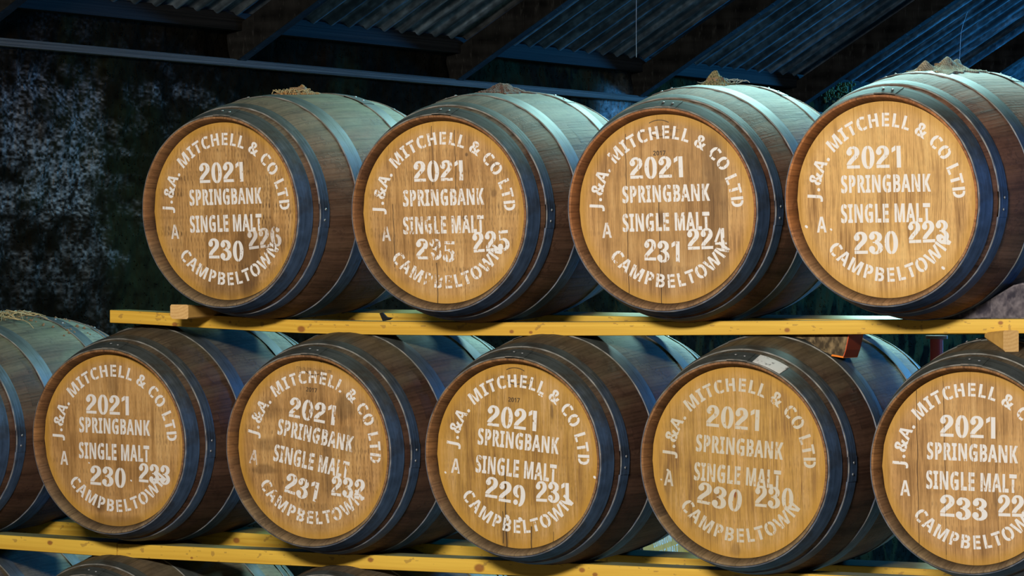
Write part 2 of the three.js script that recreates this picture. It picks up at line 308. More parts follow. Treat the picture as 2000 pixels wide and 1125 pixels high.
function boardGeo(x0, x1) {                                     // slice of the round head between two joints
  const R = RH - 0.0004, g = 0.00018, a = x0 <= -0.999 ? -R : x0 * RH + g, b = x1 >= 0.999 ? R : x1 * RH - g, bev = 0.0005, n = 16, pts = [];
  for (let i = 0; i <= n; i++) { const x = a + ((b - a) * i) / n; pts.push([x, Math.sqrt(Math.max(0, R * R - x * x))]); }
  for (let i = n; i >= 0; i--) { const x = a + ((b - a) * i) / n; pts.push([x, -Math.sqrt(Math.max(0, R * R - x * x))]); }
  const q = pts.filter((p, i) => i === 0 || Math.hypot(p[0] - pts[i - 1][0], p[1] - pts[i - 1][1]) > 1e-6);
  if (Math.hypot(q[0][0] - q[q.length - 1][0], q[0][1] - q[q.length - 1][1]) < 1e-6) q.pop();
  const ge = prism(q, -0.016, 0, bev), p = ge.attributes.position, u = [];
  for (let i = 0; i < p.count; i++) u.push(0.5 + (p.getX(i) / RH) * (RP / TS), 0.5 + (p.getY(i) / RH) * (RP / TS));
  ge.setAttribute('uv', new THREE.Float32BufferAttribute(u, 2));
  ge.translate(OFF.x, OFF.y, OFF.z - REC + 0.0005);
  return ge;
}
const TILT = (3.33 * Math.PI) / 180;
const ROW = { U: 0, L: -0.66327, B: -1.3116 };
function caskMatrix(row, x, dy, dz, yaw, sc) {
  return new THREE.Matrix4().makeTranslation(0, 1.72, 0).multiply(new THREE.Matrix4().makeRotationX(TILT)).multiply(new THREE.Matrix4().makeTranslation(x, ROW[row] + dy, dz))
    .multiply(new THREE.Matrix4().makeRotationY(yaw)).multiply(new THREE.Matrix4().makeScale(1 + sc, 1 + sc, 1 + sc)).multiply(new THREE.Matrix4().makeTranslation(-OFF.x, -OFF.y, -OFF.z));
}
let caskCount = 0;
function makeCask(matrix, label, group, head, opt = {}) {
  const g = thing('whisky_cask', label, 'cask', [0, 0, 0], group);
  matrix.decompose(g.position, g.quaternion, g.scale);
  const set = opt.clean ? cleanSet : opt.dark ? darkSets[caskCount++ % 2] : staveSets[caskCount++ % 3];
  const sm = opt.tint ? M.stave.clone() : M.stave; if (opt.tint) sm.color.setRGB(...opt.tint);
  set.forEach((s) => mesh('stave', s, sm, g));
  HOOPS.forEach(([zf, zb], i) => {
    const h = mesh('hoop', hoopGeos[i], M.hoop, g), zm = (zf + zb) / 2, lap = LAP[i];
    if (opt.plain && i > 2) return;
    for (const [da, zz] of [[-0.055, mix(zf, zb, 0.55)], [0.045, mix(zf, zb, 0.45)]]) {
      const a = lap + da, r = rOut(zz) + 0.0044, m = mesh('rivet', rivetGeo, M.rivet, h);
      m.position.set(r * Math.sin(a) + OFF.x, r * Math.cos(a) + OFF.y, zz + OFF.z); m.rotation.z = -a;
    }
    void zm;
  });
  mesh('rear_head', rearHeadGeo, M.croze, g);
  mesh('head_backing', backingGeo, M.croze, g);
  if (head) {
    const mat = new THREE.MeshStandardMaterial({ map: headTexture(head), roughness: 0.62 });
    for (let i = 0; i < head.boards.length - 1; i++) mesh('head_board', boardGeo(head.boards[i], head.boards[i + 1]), mat, g);
  } else {
    const m = opt.headMat; for (let i = 0; i < 5; i++) mesh('head_board', boardGeo(-1 + 0.4 * i, -0.6 + 0.4 * i), m, g);
  }
  return g;
}

// lettering shared by all the heads, turned by the roll of each cask
function stencil({ roll = 0, dx = 0, y2 = [-0.36, 0.33], n1, n1p, n2, n2p, A = [-0.77, -0.31], aA = 1, arcShift = 0, n2alpha = 1 }) {
  const d = roll, rot = (x, y) => { const a = (d * Math.PI) / 180; return [x * Math.cos(a) - y * Math.sin(a), x * Math.sin(a) + y * Math.cos(a)]; };
  const put = (x, y) => { const [p, q] = rot(x, y); return [p + dx, q]; };
  const [ya, yb] = y2;
  return {
    lines: [
      ['2021', ...y2, (d + (d < -6 ? 2 : 0)), 0.635, 0.22, SERIF, { serif: true, bold: 14, track: 0.05 }],
      ['SPRINGBANK', ...put(-0.5, 0.08), d, 1.0, 0.172, SANS, { bold: 6, track: 0.03 }],
      ['SINGLE MALT', ...put(-0.51, -0.225), d, 1.0, 0.182, SANS, { bold: 6, track: 0.03 }],
      [n1, n1p[0], n1p[1], n1p[2], n1p[3] || 0.5, 0.22, SERIF, { serif: true, bold: 14, track: 0.06, dy: n1p[4] }],
      [n2, n2p[0], n2p[1], n2p[2], n2p[3] || 0.45, 0.215, SERIF, { serif: true, bold: 14, alpha: n2alpha }],
      ['A', A[0], A[1], d, 0.11, 0.16, SANS, { alpha: aA }],
    ],
    arcs: [['J.&A. MITCHELL & CO LTD', -90 + arcShift, 90 + arcShift, 0.745, 0.135, 1.0, false], ['CAMPBELTOWN', 234 + arcShift * 0.8, 119 + arcShift * 0.8, 0.83, 0.14, 0.98, true]],
    _: [ya, yb],
  };
}
const DIP = [0, 0.06, 0.09];
const brownStain = [0.09, 0.042, 0.014];
const HEADS = {
  U1: { ...stencil({ roll: 1.2, y2: [-0.345, 0.32], n1: '230', n1p: [-0.25, -0.53, 0, 0.5, DIP], n2: '226', n2p: [0.31, -0.43, 6, 0.47], aA: 0.8, n2alpha: 0.7 }), seed: 1, wear: 0.22, pores: 0.95, tones: [0.93, 1, 0.9, 0.97, 0.92, 1], boards: [-1, -0.6, -0.3, 0.02, 0.33, 0.62, 1], rim: 0.7,
    stains: [[0.28, -0.55, 0.2, 0.5, 0.6, brownStain], [0.05, -0.85, 0.5, 0.18, 0.45, brownStain], [0.6, -0.3, 0.18, 0.22, 0.4, brownStain], [0.3, 0.75, 0.12, 0.3, 0.35, brownStain]], wearSpots: [[0.6, -0.3, 0.3, 0.16]] },
  U2: { ...stencil({ roll: 0.8, y2: [-0.35, 0.34], n1: '235', n1p: [-0.35, -0.51, -1, 0.5, [0, 0, 0.06]], n2: '225', n2p: [0.36, -0.44, 4, 0.46], aA: 0.75 }), seed: 2, wear: 0.31, pores: 0.7, tones: [0.98, 1.05, 1, 1.04, 0.97, 1.02], boards: [-1, -0.66, -0.38, -0.1, 0.24, 0.6, 1],
    cracks: [[-0.1, -1, -0.55, 0.006], [0.16, 0.1, 0.9, 0.004], [-0.12, 0.3, 0.95, 0.004], [-0.62, -0.6, 0.1, 0.005]], stains: [[0.3, 0.63, 0.025, 0.03, 0.8], [0.62, 0.52, 0.07, 0.05, 0.5], [0.62, 0.2, 0.05, 0.06, 0.5], [0.26, -0.06, 0.03, 0.03, 0.7], [-0.7, -0.4, 0.12, 0.25, 0.25, brownStain]], wearSpots: [[-0.1, -0.15, 0.25, 0.09], [-0.1, -0.75, 0.25, 0.12], [-0.1, -0.45, 0.3, 0.07]] },
  U3: { ...stencil({ roll: 0.9, y2: [-0.4, 0.325], n1: '231', n1p: [-0.26, -0.54, -1, 0.43, [0, 0.05, 0.05]], n2: '224', n2p: [0.24, -0.43, 1.5, 0.46], A: [-0.74, -0.3], aA: 0.85 }), seed: 3, wear: 0.27, pores: 0.35, tones: [1.1, 1.02, 0.98, 0.88, 0.7, 1.06, 1.1], boards: [-1, -0.78, -0.45, -0.08, 0.42, 0.7, 0.86, 1],
    cracks: [[-0.45, -0.95, 0.8, 0.004], [-0.08, -1, 0.1, 0.005]], stains: [[-0.06, -0.1, 0.05, 0.12, 0.7], [-0.02, -0.6, 0.09, 0.35, 0.35, brownStain], [0.58, 0.45, 0.16, 0.5, 0.3, brownStain]], print: [-0.06, 0.57, 1] },
  U4: { ...stencil({ roll: 0.5, y2: [-0.425, 0.32], n1: '230', n1p: [-0.36, -0.55, 1, 0.51], n2: '223', n2p: [0.25, -0.44, 2, 0.46], A: [-0.78, -0.33], aA: 1 }), seed: 4, base: [0.6, 0.355, 0.12], pale: [0.7, 0.45, 0.17], wear: 0.2, pores: 0.3, cover: 0.97, tones: [1.12, 1.18, 1.1, 1.16, 1.12, 1.14], boards: [-1, -0.68, -0.34, 0, 0.32, 0.66, 1], rim: 0.6, dots: [[0.62, -0.69, 0.022], [-0.9, -0.27, 0.02], [-0.62, -0.3, 0.015], [0.27, -0.42, 0.015]] },
  L1: { ...stencil({ roll: -1.2, y2: [-0.385, 0.31], n1: '230', n1p: [-0.36, -0.52, -3, 0.52], n2: '233', n2p: [0.33, -0.47, -3, 0.45], A: [-0.78, -0.3], aA: 0.9 }), seed: 5, wear: 0.16, pores: 0.5, cover: 0.95, tones: [1.02, 1.06, 0.98, 1.04, 1.0, 1.05], boards: [-1, -0.63, -0.3, 0.06, 0.4, 0.7, 1], stains: [[0.0, 0.72, 0.12, 0.28, 0.35, brownStain], [-0.25, -0.75, 0.1, 0.12, 0.6], [0.05, -0.95, 0.5, 0.1, 0.4, brownStain]], dots: [[-0.37, -0.27, 0.012], [-0.32, -0.32, 0.014], [0.22, -0.46, 0.014]] },
  L2: { ...stencil({ roll: -10.3, arcShift: 10, y2: [-0.31, 0.365], n1: '231', n1p: [-0.4, -0.48, -14, 0.46, [0, 0.03, 0]], n2: '232', n2p: [0.22, -0.5, -5, 0.45], A: [-0.86, -0.17], aA: 0.6 }), seed: 6, wear: 0.31, pores: 0.75, tones: [0.98, 1, 0.96, 0.86, 1, 1.02, 0.98], boards: [-1, -0.7, -0.42, -0.14, 0.17, 0.5, 0.76, 1],
    stains: [[0.18, -0.1, 0.07, 0.5, 0.5], [-0.55, 0.05, 0.3, 0.1, 0.35, brownStain], [-0.65, -0.24, 0.2, 0.06, 0.5, brownStain], [0.42, 0.5, 0.14, 0.2, 0.5, [0.1, 0.06, 0.025]], [0.45, 0.1, 0.12, 0.2, 0.35, [0.1, 0.06, 0.025]], [-0.55, 0.45, 0.15, 0.15, 0.35, brownStain]], wearSpots: [[-0.75, -0.1, 0.25, 0.1], [0.0, 0.05, 0.2, 0.07], [0.1, 0.75, 0.3, 0.08]], print: [0.0, 0.645, -5] },
  L3: { ...stencil({ roll: -4.8, arcShift: 6, y2: [-0.36, 0.325], n1: '229', n1p: [-0.41, -0.45, -6, 0.51, [0, 0.08, 0.14]], n2: '231', n2p: [0.22, -0.48, -1, 0.43], A: [-0.83, -0.2], aA: 0.9 }), seed: 7, wear: 0.24, pores: 0.4, base: [0.49, 0.275, 0.06], tones: [1, 1.03, 0.97, 1.02, 1.0, 0.98], boards: [-1, -0.62, -0.3, -0.16, 0.16, 0.42, 0.72, 1],
    cracks: [[-0.16, -1, -0.1, 0.008], [0.15, -1, -0.75, 0.008], [-0.2, -0.95, -0.6, 0.006], [0.42, -1, -0.8, 0.004]], stains: [[0.44, 0.5, 0.02, 0.1, 0.6], [-0.17, -0.85, 0.05, 0.2, 0.5]], dots: [[0.94, -0.2, 0.02], [0.84, -0.6, 0.02], [-0.9, -0.2, 0.015], [-0.14, -0.66, 0.03], [0.02, -0.68, 0.028], [0.29, 0.67, 0.014], [0.32, 0.655, 0.014]], print: [-0.02, 0.585, -3] },
  L4: { ...stencil({ roll: -3.8, arcShift: 3.5, y2: [-0.36, 0.375], n1: '230', n1p: [-0.49, -0.43, -9, 0.53, [0, 0.04, 0.02]], n2: '230', n2p: [0.18, -0.45, -3, 0.45], A: [-0.87, -0.26], aA: 0.9 }), seed: 8, wear: 0.25, pores: 0.3, base: [0.51, 0.29, 0.064], paint: [0.6, 0.55, 0.45], tones: [1, 0.94, 1.02, 1.0, 1.04, 1], boards: [-1, -0.78, -0.34, -0.02, 0.4, 0.72, 1], stains: [[-0.83, -0.25, 0.05, 0.35, 0.5, brownStain], [-0.05, -0.32, 0.02, 0.06, 0.8, [0.2, 0.03, 0.01]], [-0.05, -0.92, 0.08, 0.1, 0.4]], dots: [[-0.82, -0.1, 0.018], [-0.9, -0.2, 0.012]] },
  L5: { ...stencil({ roll: -1, arcShift: 0, y2: [-0.34, 0.325], n1: '233', n1p: [-0.36, -0.5, -2, 0.54, [0, 0.06, 0.04]], n2: '229', n2p: [0.28, -0.48, 0, 0.45], A: [-0.8, -0.3], aA: 1 }), seed: 9, wear: 0.22, pores: 0.4, tones: [1.08, 1.02, 1.06, 1.0, 1.05, 1.02], boards: [-1, -0.6, -0.3, 0.0, 0.28, 0.6, 1], cracks: [[-0.6, -0.8, 0.8, 0.004], [-0.3, -0.9, 0.9, 0.003]], stains: [[0.25, -0.28, 0.04, 0.1, 0.4]] },
  G: { lines: [['LONGROW', -0.5, -0.12, 6, 0.52, 0.11, SANS, { track: 0.06 }], ['SINGLE MALT', -0.56, -0.29, 6, 0.76, 0.1, SANS, { track: 0.06 }]], seed: 10, wear: 0.22, pores: 0.2, base: [0.85, 0.42, 0.035], pale: [0.92, 0.5, 0.06], dark: [0.7, 0.33, 0.03], tones: [1, 1.05, 0.97], boards: [-1, -0.5, 0, 0.5, 1], rim: 0 },
};
const FIT = {
  U1: ['U', -0.5071, -0.0015, 0.0087, -0.0459, -0.0005], U2: ['U', 0.1979, -0.0089, 0.0057, 0.0471, -0.0061], U3: ['U', 0.851, -0.0056, -0.0379, 0.072, 0.0026], U4: ['U', 1.5035, 0.0167, 0.0258, -0.0283, 0.0048],
  L1: ['L', -0.9357, 0.0047, -0.029, -0.0076, -0.006], L2: ['L', -0.2402, -0.001, 0.0086, -0.009, 0.0008], L3: ['L', 0.411, -0.0016, 0.0174, -0.0056, 0.0032], L4: ['L', 1.0647, -0.0028, 0.007, 0.0062, 0.0069], L5: ['L', 1.7128, -0.0018, -0.0035, 0.0035, -0.0116],
  L0: ['L', -1.59, 0.006, -0.01, 0, 0], B0: ['B', -1.672, 0, 0, 0, 0], B1: ['B', -1.017, 0, 0, 0, 0], B2: ['B', -0.247, 0, 0, 0, 0],
};
const CASK_LABEL = {
  U1: 'upper row cask stencilled 230 and 226 with tan frayed bung cloth on top',
  U2: 'upper row cask with worn lettering reading 235 and 225',
  U3: 'upper row cask stencilled 231 and 224 with one dark board in its head',
  U4: 'bright upper row cask stencilled 230 and 223 beside the big grey wedge',
  L1: 'lower row cask stencilled 230 and 233 under the free end of the upper rail',
  L2: 'lower row cask stencilled 231 and 232, its worn lettering tilted downhill',
  L3: 'lower row cask stencilled 229 and 231 with dark cracks at the foot of its head',
  L4: 'lower row cask with yellowed 230 and 230 lettering and a white tag on its hoop',
  L5: 'lower row cask stencilled 233, its head cut off by the right picture edge',
  L0: 'cask with straw on its bung at the left picture edge, head out of frame',
  B0: 'bottom row cask in the lower left corner below the lower rail',
  B1: 'bottom row cask below the head numbered 230 and 233, hoop rivets just showing',
  B2: 'bottom row cask of which only the crown shows below the head numbered 231 and 232',
};
const darkHead = new THREE.MeshStandardMaterial({ color: new THREE.Color().setRGB(0.4, 0.25, 0.1), roughness: 0.7 });
const TINT = { U4: [1.45, 1.2, 1.05], U3: [1.15, 0.98, 0.92], U2: [0.9, 0.85, 0.86] };
const casks = {};
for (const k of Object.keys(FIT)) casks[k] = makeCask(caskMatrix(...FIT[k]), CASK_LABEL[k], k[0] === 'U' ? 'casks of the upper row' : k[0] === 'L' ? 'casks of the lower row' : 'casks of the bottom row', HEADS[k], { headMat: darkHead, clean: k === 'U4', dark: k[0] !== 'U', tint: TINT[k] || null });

// cask of another make lying crosswise behind the stack, its olive head turned to the right
{
  const m = new THREE.Matrix4().makeTranslation(0.0, 0.72, -1.86).multiply(new THREE.Matrix4().makeRotationY(Math.PI / 2)).multiply(new THREE.Matrix4().makeTranslation(-OFF.x, -OFF.y, -OFF.z));
  makeCask(m, 'olive headed cask lying crosswise in the gap behind the lower rails', null, HEADS.G, { plain: true });
  const bl = thing('stillage_baulk', 'dark timber baulk under the olive headed cask behind the stack', 'beam', [-0.4, 0.085, -1.86]);
  const bm = new THREE.MeshStandardMaterial({ color: new THREE.Color().setRGB(0.05, 0.035, 0.025), roughness: 0.9 });
  for (const x of [-0.18, 0.18]) mesh('beam', prism([[-0.06, 0], [0.06, 0], [0.06, 0.318], [-0.06, 0.318]], -0.3, 0.3, 0.004).translate(x, 0, 0), bm, bl);
}

// ------------------------------------------------------------------ bungs, cloth, tag
const onCask = (a, z, lift = 0) => { const r = rOut(z) + lift; return [r * Math.sin(a) + OFF.x, r * Math.cos(a) + OFF.y, z + OFF.z]; };
function clothGeo(seed, w, d, h, ragged, peaks) {              // a rag gathered round the bung, lying on the curve of the belly
  const N = 36, pos = [], uv = [], idx = [];
  for (let s = 0; s < 2; s++) for (let j = 0; j <= N; j++) for (let i = 0; i <= N; i++) {
    const u = i / N - 0.5, v = j / N - 0.5, rad = Math.hypot(u, v) * 2, e = 1 + ragged * (fbm(Math.atan2(v, u) * 3 + seed, seed, 3) - 0.5) * 1.4;
    const x = u * w * e, z = v * d * e - 0.003;
    let y = h * (1 - sstep(0.2, 1.0, rad)) * (0.45 + 0.9 * fbm(u * 5 + seed, v * 6 + seed, 3));
    for (const [pu, pv, pr, ph] of peaks) y += ph * Math.exp(-((u - pu) ** 2 + (v - pv) ** 2) / (pr * pr));
    y += 0.01 * (fbm(u * 16 + seed * 3, v * 16, 2) - 0.5);
    const zz = -L / 2 + z, rr = rOut(zz), drop = rr - Math.sqrt(Math.max(0, rr * rr - x * x));
    pos.push(x + OFF.x, OFF.y + rr - drop + Math.max(y, 0) + (s ? -0.004 : 0.003), zz + OFF.z); uv.push(u * w * 8, v * d * 8);
  }
  const W = N + 1;
  for (let s = 0; s < 2; s++) for (let j = 0; j < N; j++) for (let i = 0; i < N; i++) { const a = s * W * W + j * W + i, b = a + 1, c = a + W, e = c + 1; if (s) idx.push(a, b, c, b, e, c); else idx.push(a, c, b, b, c, e); }
  const ring = []; for (let i = 0; i < N; i++) ring.push(i); for (let j = 0; j < N; j++) ring.push(j * W + N); for (let i = N; i > 0; i--) ring.push(N * W + i); for (let j = N; j > 0; j--) ring.push(j * W);
  ring.forEach((a, k) => { const b = ring[(k + 1) % ring.length]; idx.push(a, b, a + W * W, b, b + W * W, a + W * W); });
  return geoFrom(pos, uv, idx);
}
function strandGeo(seed, n, spread, len, rad, up, dz = 0) {
  reseed(seed); const gs = [];
  for (let k = 0; k < n; k++) {
    const a = (rnd() - 0.5) * spread / RB, z = -L / 2 + dz + (rnd() - 0.5) * spread * 1.4, dir = rnd() * Math.PI * 2, l = len * (0.5 + rnd()), c = [];
    for (let i = 0; i <= 4; i++) { const t = i / 4, aa = a + (Math.cos(dir) * l * t) / RB, zz = z + Math.sin(dir) * l * t, p = onCask(aa, zz, 0.004 + up * Math.sin(t * Math.PI * (0.4 + 0.5 * rnd())) * (0.6 + rnd())); c.push(new THREE.Vector3(...p)); }
    gs.push(new THREE.TubeGeometry(new THREE.CatmullRomCurve3(c), 6, rad * (0.6 + 0.8 * rnd()), 4));
  }
  return mergeGeometries(gs);
}
const clothTex = dataTex(128, 128, (i, j, o) => { const v = 0.55 + 0.35 * Math.sin(i * Math.PI / 4) * Math.sin(j * Math.PI / 4) + 0.4 * (fbm(i / 12, j / 12, 3) - 0.5); o[0] = v; o[1] = v * 0.95; o[2] = v * 0.85; });
const clothMat = (c) => new THREE.MeshStandardMaterial({ color: new THREE.Color().setRGB(...c), map: clothTex, bumpMap: clothTex, bumpScale: 0.002, roughness: 1 });
const bungGeo = (() => { const g = new THREE.CylinderGeometry(0.024, 0.027, 0.03, 20); g.translate(OFF.x, OFF.y + RB + 0.004, OFF.z - L / 2); return g; })();
const flushBung = bungGeo.clone().translate(0, -0.017, 0);
for (const k of ['U1', 'U2', 'U3', 'U4', 'L0', 'L1', 'L2', 'L3', 'L4', 'L5']) mesh('bung', k[0] === 'U' ? bungGeo : flushBung, M.bung, casks[k]);
const strawMat = new THREE.MeshStandardMaterial({ color: new THREE.Color().setRGB(0.42, 0.32, 0.16), roughness: 0.95 });
const greyStrand = new THREE.MeshStandardMaterial({ color: new THREE.Color().setRGB(0.3, 0.3, 0.26), roughness: 1 });
mesh('bung_cloth', clothGeo(3, 0.08, 0.13, 0.01, 0.5, [[0, 0.25, 0.2, 0.006], [0.1, -0.1, 0.15, 0.012]]), clothMat([0.5, 0.27, 0.1]), casks.U1);
mesh('cloth_fringe', strandGeo(31, 60, 0.06, 0.022, 0.0011, 0.008, 0.03), strawMat, casks.U1).userData.kind = 'stuff';
mesh('bung_cloth', clothGeo(5, 0.11, 0.17, 0.014, 0.5, [[0.05, 0, 0.25, 0.008]]), clothMat([0.2, 0.12, 0.1]), casks.U2);
mesh('bung_cloth', clothGeo(8, 0.08, 0.09, 0.016, 0.4, [[0, 0.05, 0.22, 0.02]]), clothMat([0.3, 0.28, 0.15]), casks.U3);
mesh('cloth_fringe', strandGeo(83, 30, 0.06, 0.05, 0.0011, 0.008, -0.05), greyStrand, casks.U3).userData.kind = 'stuff';
mesh('bung_cloth', clothGeo(11, 0.14, 0.27, 0.006, 0.4, [[-0.05, 0.36, 0.09, 0.026], [0.05, -0.02, 0.12, 0.028], [0, -0.3, 0.1, 0.024]]), clothMat([0.55, 0.5, 0.38]), casks.U4);
mesh('bung_cloth', clothGeo(14, 0.08, 0.1, 0.012, 0.6, [[0, 0, 0.2, 0.006]]), clothMat([0.22, 0.2, 0.12]), casks.L0);
mesh('straw', strandGeo(77, 60, 0.08, 0.09, 0.0013, 0.012), strawMat, casks.L0).userData.kind = 'stuff';
{ // small debris along the dusty rear of the left cask
  reseed(5); const gs = [];
  for (let k = 0; k < 70; k++) { const a = 0.25 + (rnd() - 0.6) * 0.9, z = -0.45 - 0.33 * rnd(), g = new THREE.IcosahedronGeometry(0.0025 + 0.005 * rnd() * rnd(), 0); g.translate(...onCask(a, z, 0.001)); gs.push(g); }
  mesh('dirt_crumbs', mergeGeometries(gs), M.bung, casks.L0).userData.kind = 'stuff';
}
{ // blank white tag on the front hoop of the fourth lower cask
  const a0 = 0.22, a1 = 0.52, zf = -0.006, zb = -0.048, pos = [], uv = [], idx = [], n = 10;
  for (let s = 0; s < 2; s++) for (let i = 0; i <= n; i++) for (const z of [zf, zb]) { const a = mix(a0, a1, i / n), p = onCask(a, z, s ? 0.0015 : 0.0042); pos.push(...p); uv.push(i / n, z === zf ? 0 : 1); }
  const h = 2 * (n + 1);
  for (let i = 0; i < n; i++) { const a = i * 2; idx.push(a, a + 1, a + 2, a + 1, a + 3, a + 2); }
  const bd = []; for (let i = 0; i <= n; i++) bd.push(i * 2); for (let i = n; i >= 0; i--) bd.push(i * 2 + 1);
  bd.forEach((a, k) => { const b = bd[(k + 1) % bd.length]; idx.push(a, b, a + h, b, b + h, a + h); });
  const tex = dataTex(128, 32, (i, j, o) => { const v = 0.62 - 0.45 * sstep(0.55, 0.75, fbm(i / 14, j / 9, 4)); o[0] = v; o[1] = v * 0.98; o[2] = v * 0.94; });
  const m = mesh('tag', geoFrom(pos, uv, idx), new THREE.MeshStandardMaterial({ map: tex, roughness: 0.8, side: THREE.DoubleSide }), casks.L4); m.userData.label = 'blank white tag stuck to the hoop';
}

// ------------------------------------------------------------------ rails and wedges
function pineTex(seed, w, h, knots, tint = 1, len = 3.4) {
  return dataTex(w, h, (i, j, o) => {
    const x = (i / w) * len, y = (j / h) * 0.3; let yy = y + 0.012 * (fbm(x * 1.5 + seed, y * 8, 2) - 0.5), k = 0;
    for (const [kx, ky, kr] of knots) { const d = Math.hypot((x - kx) * 0.7, y - ky) / kr; yy += 0.006 * Math.exp(-d * 0.8) * Math.sign(y - ky || 1); k = Math.max(k, 1 - sstep(0.55, 1.05, d)); }
    const g = fbm(x * 0.8 + seed, yy * 150, 2), f = fbm(x * 9 + seed, yy * 400, 2), lo = fbm(x * 1.2 + seed * 3, y * 9, 3);
    let c = mix3([0.66, 0.37, 0.035], [0.86, 0.56, 0.075], clamp(0.5 + 1.2 * (g - 0.5) + 0.5 * (f - 0.5)));
    c = mix3(c, [0.72, 0.38, 0.04], clamp((lo - 0.45) * 1.4)); c = mix3(c, [0.28, 0.085, 0.02], k * 0.85);
    if (fbm(x * 45 + seed, y * 130, 2) > 0.8) c = mix3(c, [0.25, 0.12, 0.04], 0.5);
    o[0] = c[0] * tint; o[1] = c[1] * tint; o[2] = c[2] * tint;
  });
}
// a sawn board along x that follows the sag of the rack; knots of [x, height] heights; uv wraps round the section
function railGeo(path, z0, z1, t, xs0, lean = 0, dirtyTop = true) {
  const xs = path.map((p) => p[0]), N = 48, pos = [], uv = [], idx = [], col = [], bv = 0.0022;
  const hAt = (x) => { let i = 0; while (i < path.length - 2 && x > xs[i + 1]) i++; const p0 = path[Math.max(0, i - 1)], p1 = path[i], p2 = path[i + 1], p3 = path[Math.min(path.length - 1, i + 2)], u = clamp((x - p1[0]) / (p2[0] - p1[0])); return 0.5 * (2 * p1[1] + (p2[1] - p0[1]) * u + (2 * p0[1] - 5 * p1[1] + 4 * p2[1] - p3[1]) * u * u + (3 * p1[1] - p0[1] - 3 * p2[1] + p3[1]) * u * u * u); };
  const sec = [[z1 + bv, 0], [z0 - bv, 0], [z0, -bv], [z0, -t + bv], [z0 - bv, -t], [z1 + bv, -t], [z1, -t + bv], [z1, -bv], [z1 + bv, 0]];
  const a = xs[0], b = xs[xs.length - 1];
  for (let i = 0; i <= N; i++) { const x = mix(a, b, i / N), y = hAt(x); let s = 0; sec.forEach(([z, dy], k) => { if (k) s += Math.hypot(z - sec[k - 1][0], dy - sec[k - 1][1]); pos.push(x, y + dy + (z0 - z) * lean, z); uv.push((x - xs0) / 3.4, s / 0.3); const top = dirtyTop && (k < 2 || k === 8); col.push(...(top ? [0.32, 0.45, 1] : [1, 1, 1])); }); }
  const W = sec.length;
  for (let i = 0; i < N; i++) for (let k = 0; k < W - 1; k++) { const A = i * W + k, C = A + W; idx.push(A, A + 1, C, A + 1, C + 1, C); }
  for (const i of [0, N]) { const o = pos.length / 3, x = pos[i * W * 3], y = hAt(x); sec.slice(0, 8).forEach(([z, dy]) => { pos.push(x, y + dy + (z0 - z) * lean, z); uv.push(z * 2, dy * 2 + 0.5); col.push(1, 1, 1); }); for (let k = 1; k < 7; k++) idx.push(...(i ? [o, o + k, o + k + 1] : [o, o + k + 1, o + k])); }
  return geoFrom(pos, uv, idx, col);
}
const pineMat = (tex) => new THREE.MeshStandardMaterial({ map: tex, vertexColors: true, roughness: 0.55 });
const TU = pineTex(1, 2048, 160, [[0.39, 0.128, 0.008], [0.58, 0.112, 0.004], [0.82, 0.122, 0.011], [1.5, 0.122, 0.006], [1.56, 0.124, 0.005], [2.33, 0.121, 0.007], [2.93, 0.106, 0.006]]);
const TL = pineTex(4, 2048, 160, [[0.55, 0.128, 0.004], [1.15, 0.11, 0.008], [1.5, 0.12, 0.014], [1.82, 0.113, 0.008], [1.86, 0.124, 0.007], [2.9, 0.115, 0.007]]);
const TR = pineTex(9, 2048, 160, [[0.8, 0.12, 0.008], [1.3, 0.12, 0.01], [2.3, 0.118, 0.014]], 0.92);
const mU = pineMat(TU), mL = pineMat(TL), mR = pineMat(TR);
const ZF = -0.22, ZR = -0.53, RD = 0.1;
function rail(label, path, z, t, mat, x0) {
  const base = [0, 0, 0], m = mesh(numbered('rack_rail'), railGeo(path, z, z - RD, t, x0, z === ZR ? 0.085 : 0), mat, scene);
  void base; return tag(m, label, 'rail', 'pine rails of the rack');
}
rail('front pine rail under the upper row of casks, its sawn end free at the left', [[-1.036, 1.4395], [-0.7, 1.427], [-0.366, 1.4155], [0.05, 1.414], [0.46, 1.417], [1.223, 1.4275], [1.795, 1.436], [2.5, 1.44]], ZF, 0.038, mU, -1.2);
rail('rear pine rail under the upper row of casks, glimpsed between their bellies', [[-0.95, 1.441], [-0.38, 1.434], [0.2, 1.432], [0.6, 1.429], [1.15, 1.427], [1.8, 1.43], [2.5, 1.433]], ZR, 0.04, mR, -1.2);
rail('short left board of the lower front rail, ending at the butt joint', [[-2.0, 0.774], [-1.6, 0.773], [-1.4, 0.771], [-1.011, 0.764]], ZF, 0.043, mL, -2.4);
rail('long board of the lower front rail, running right from the butt joint', [[-1.0085, 0.7615], [-0.3, 0.7605], [0.33, 0.762], [0.9, 0.762], [2.5, 0.762]], ZF, 0.041, mL, -1.3);
rail('rear pine rail under the lower row of casks', [[-2.0, 0.8], [-1.35, 0.791], [-0.7, 0.781], [0.46, 0.765], [0.8, 0.763], [2.5, 0.76]], ZR, 0.042, mR, -2.1);

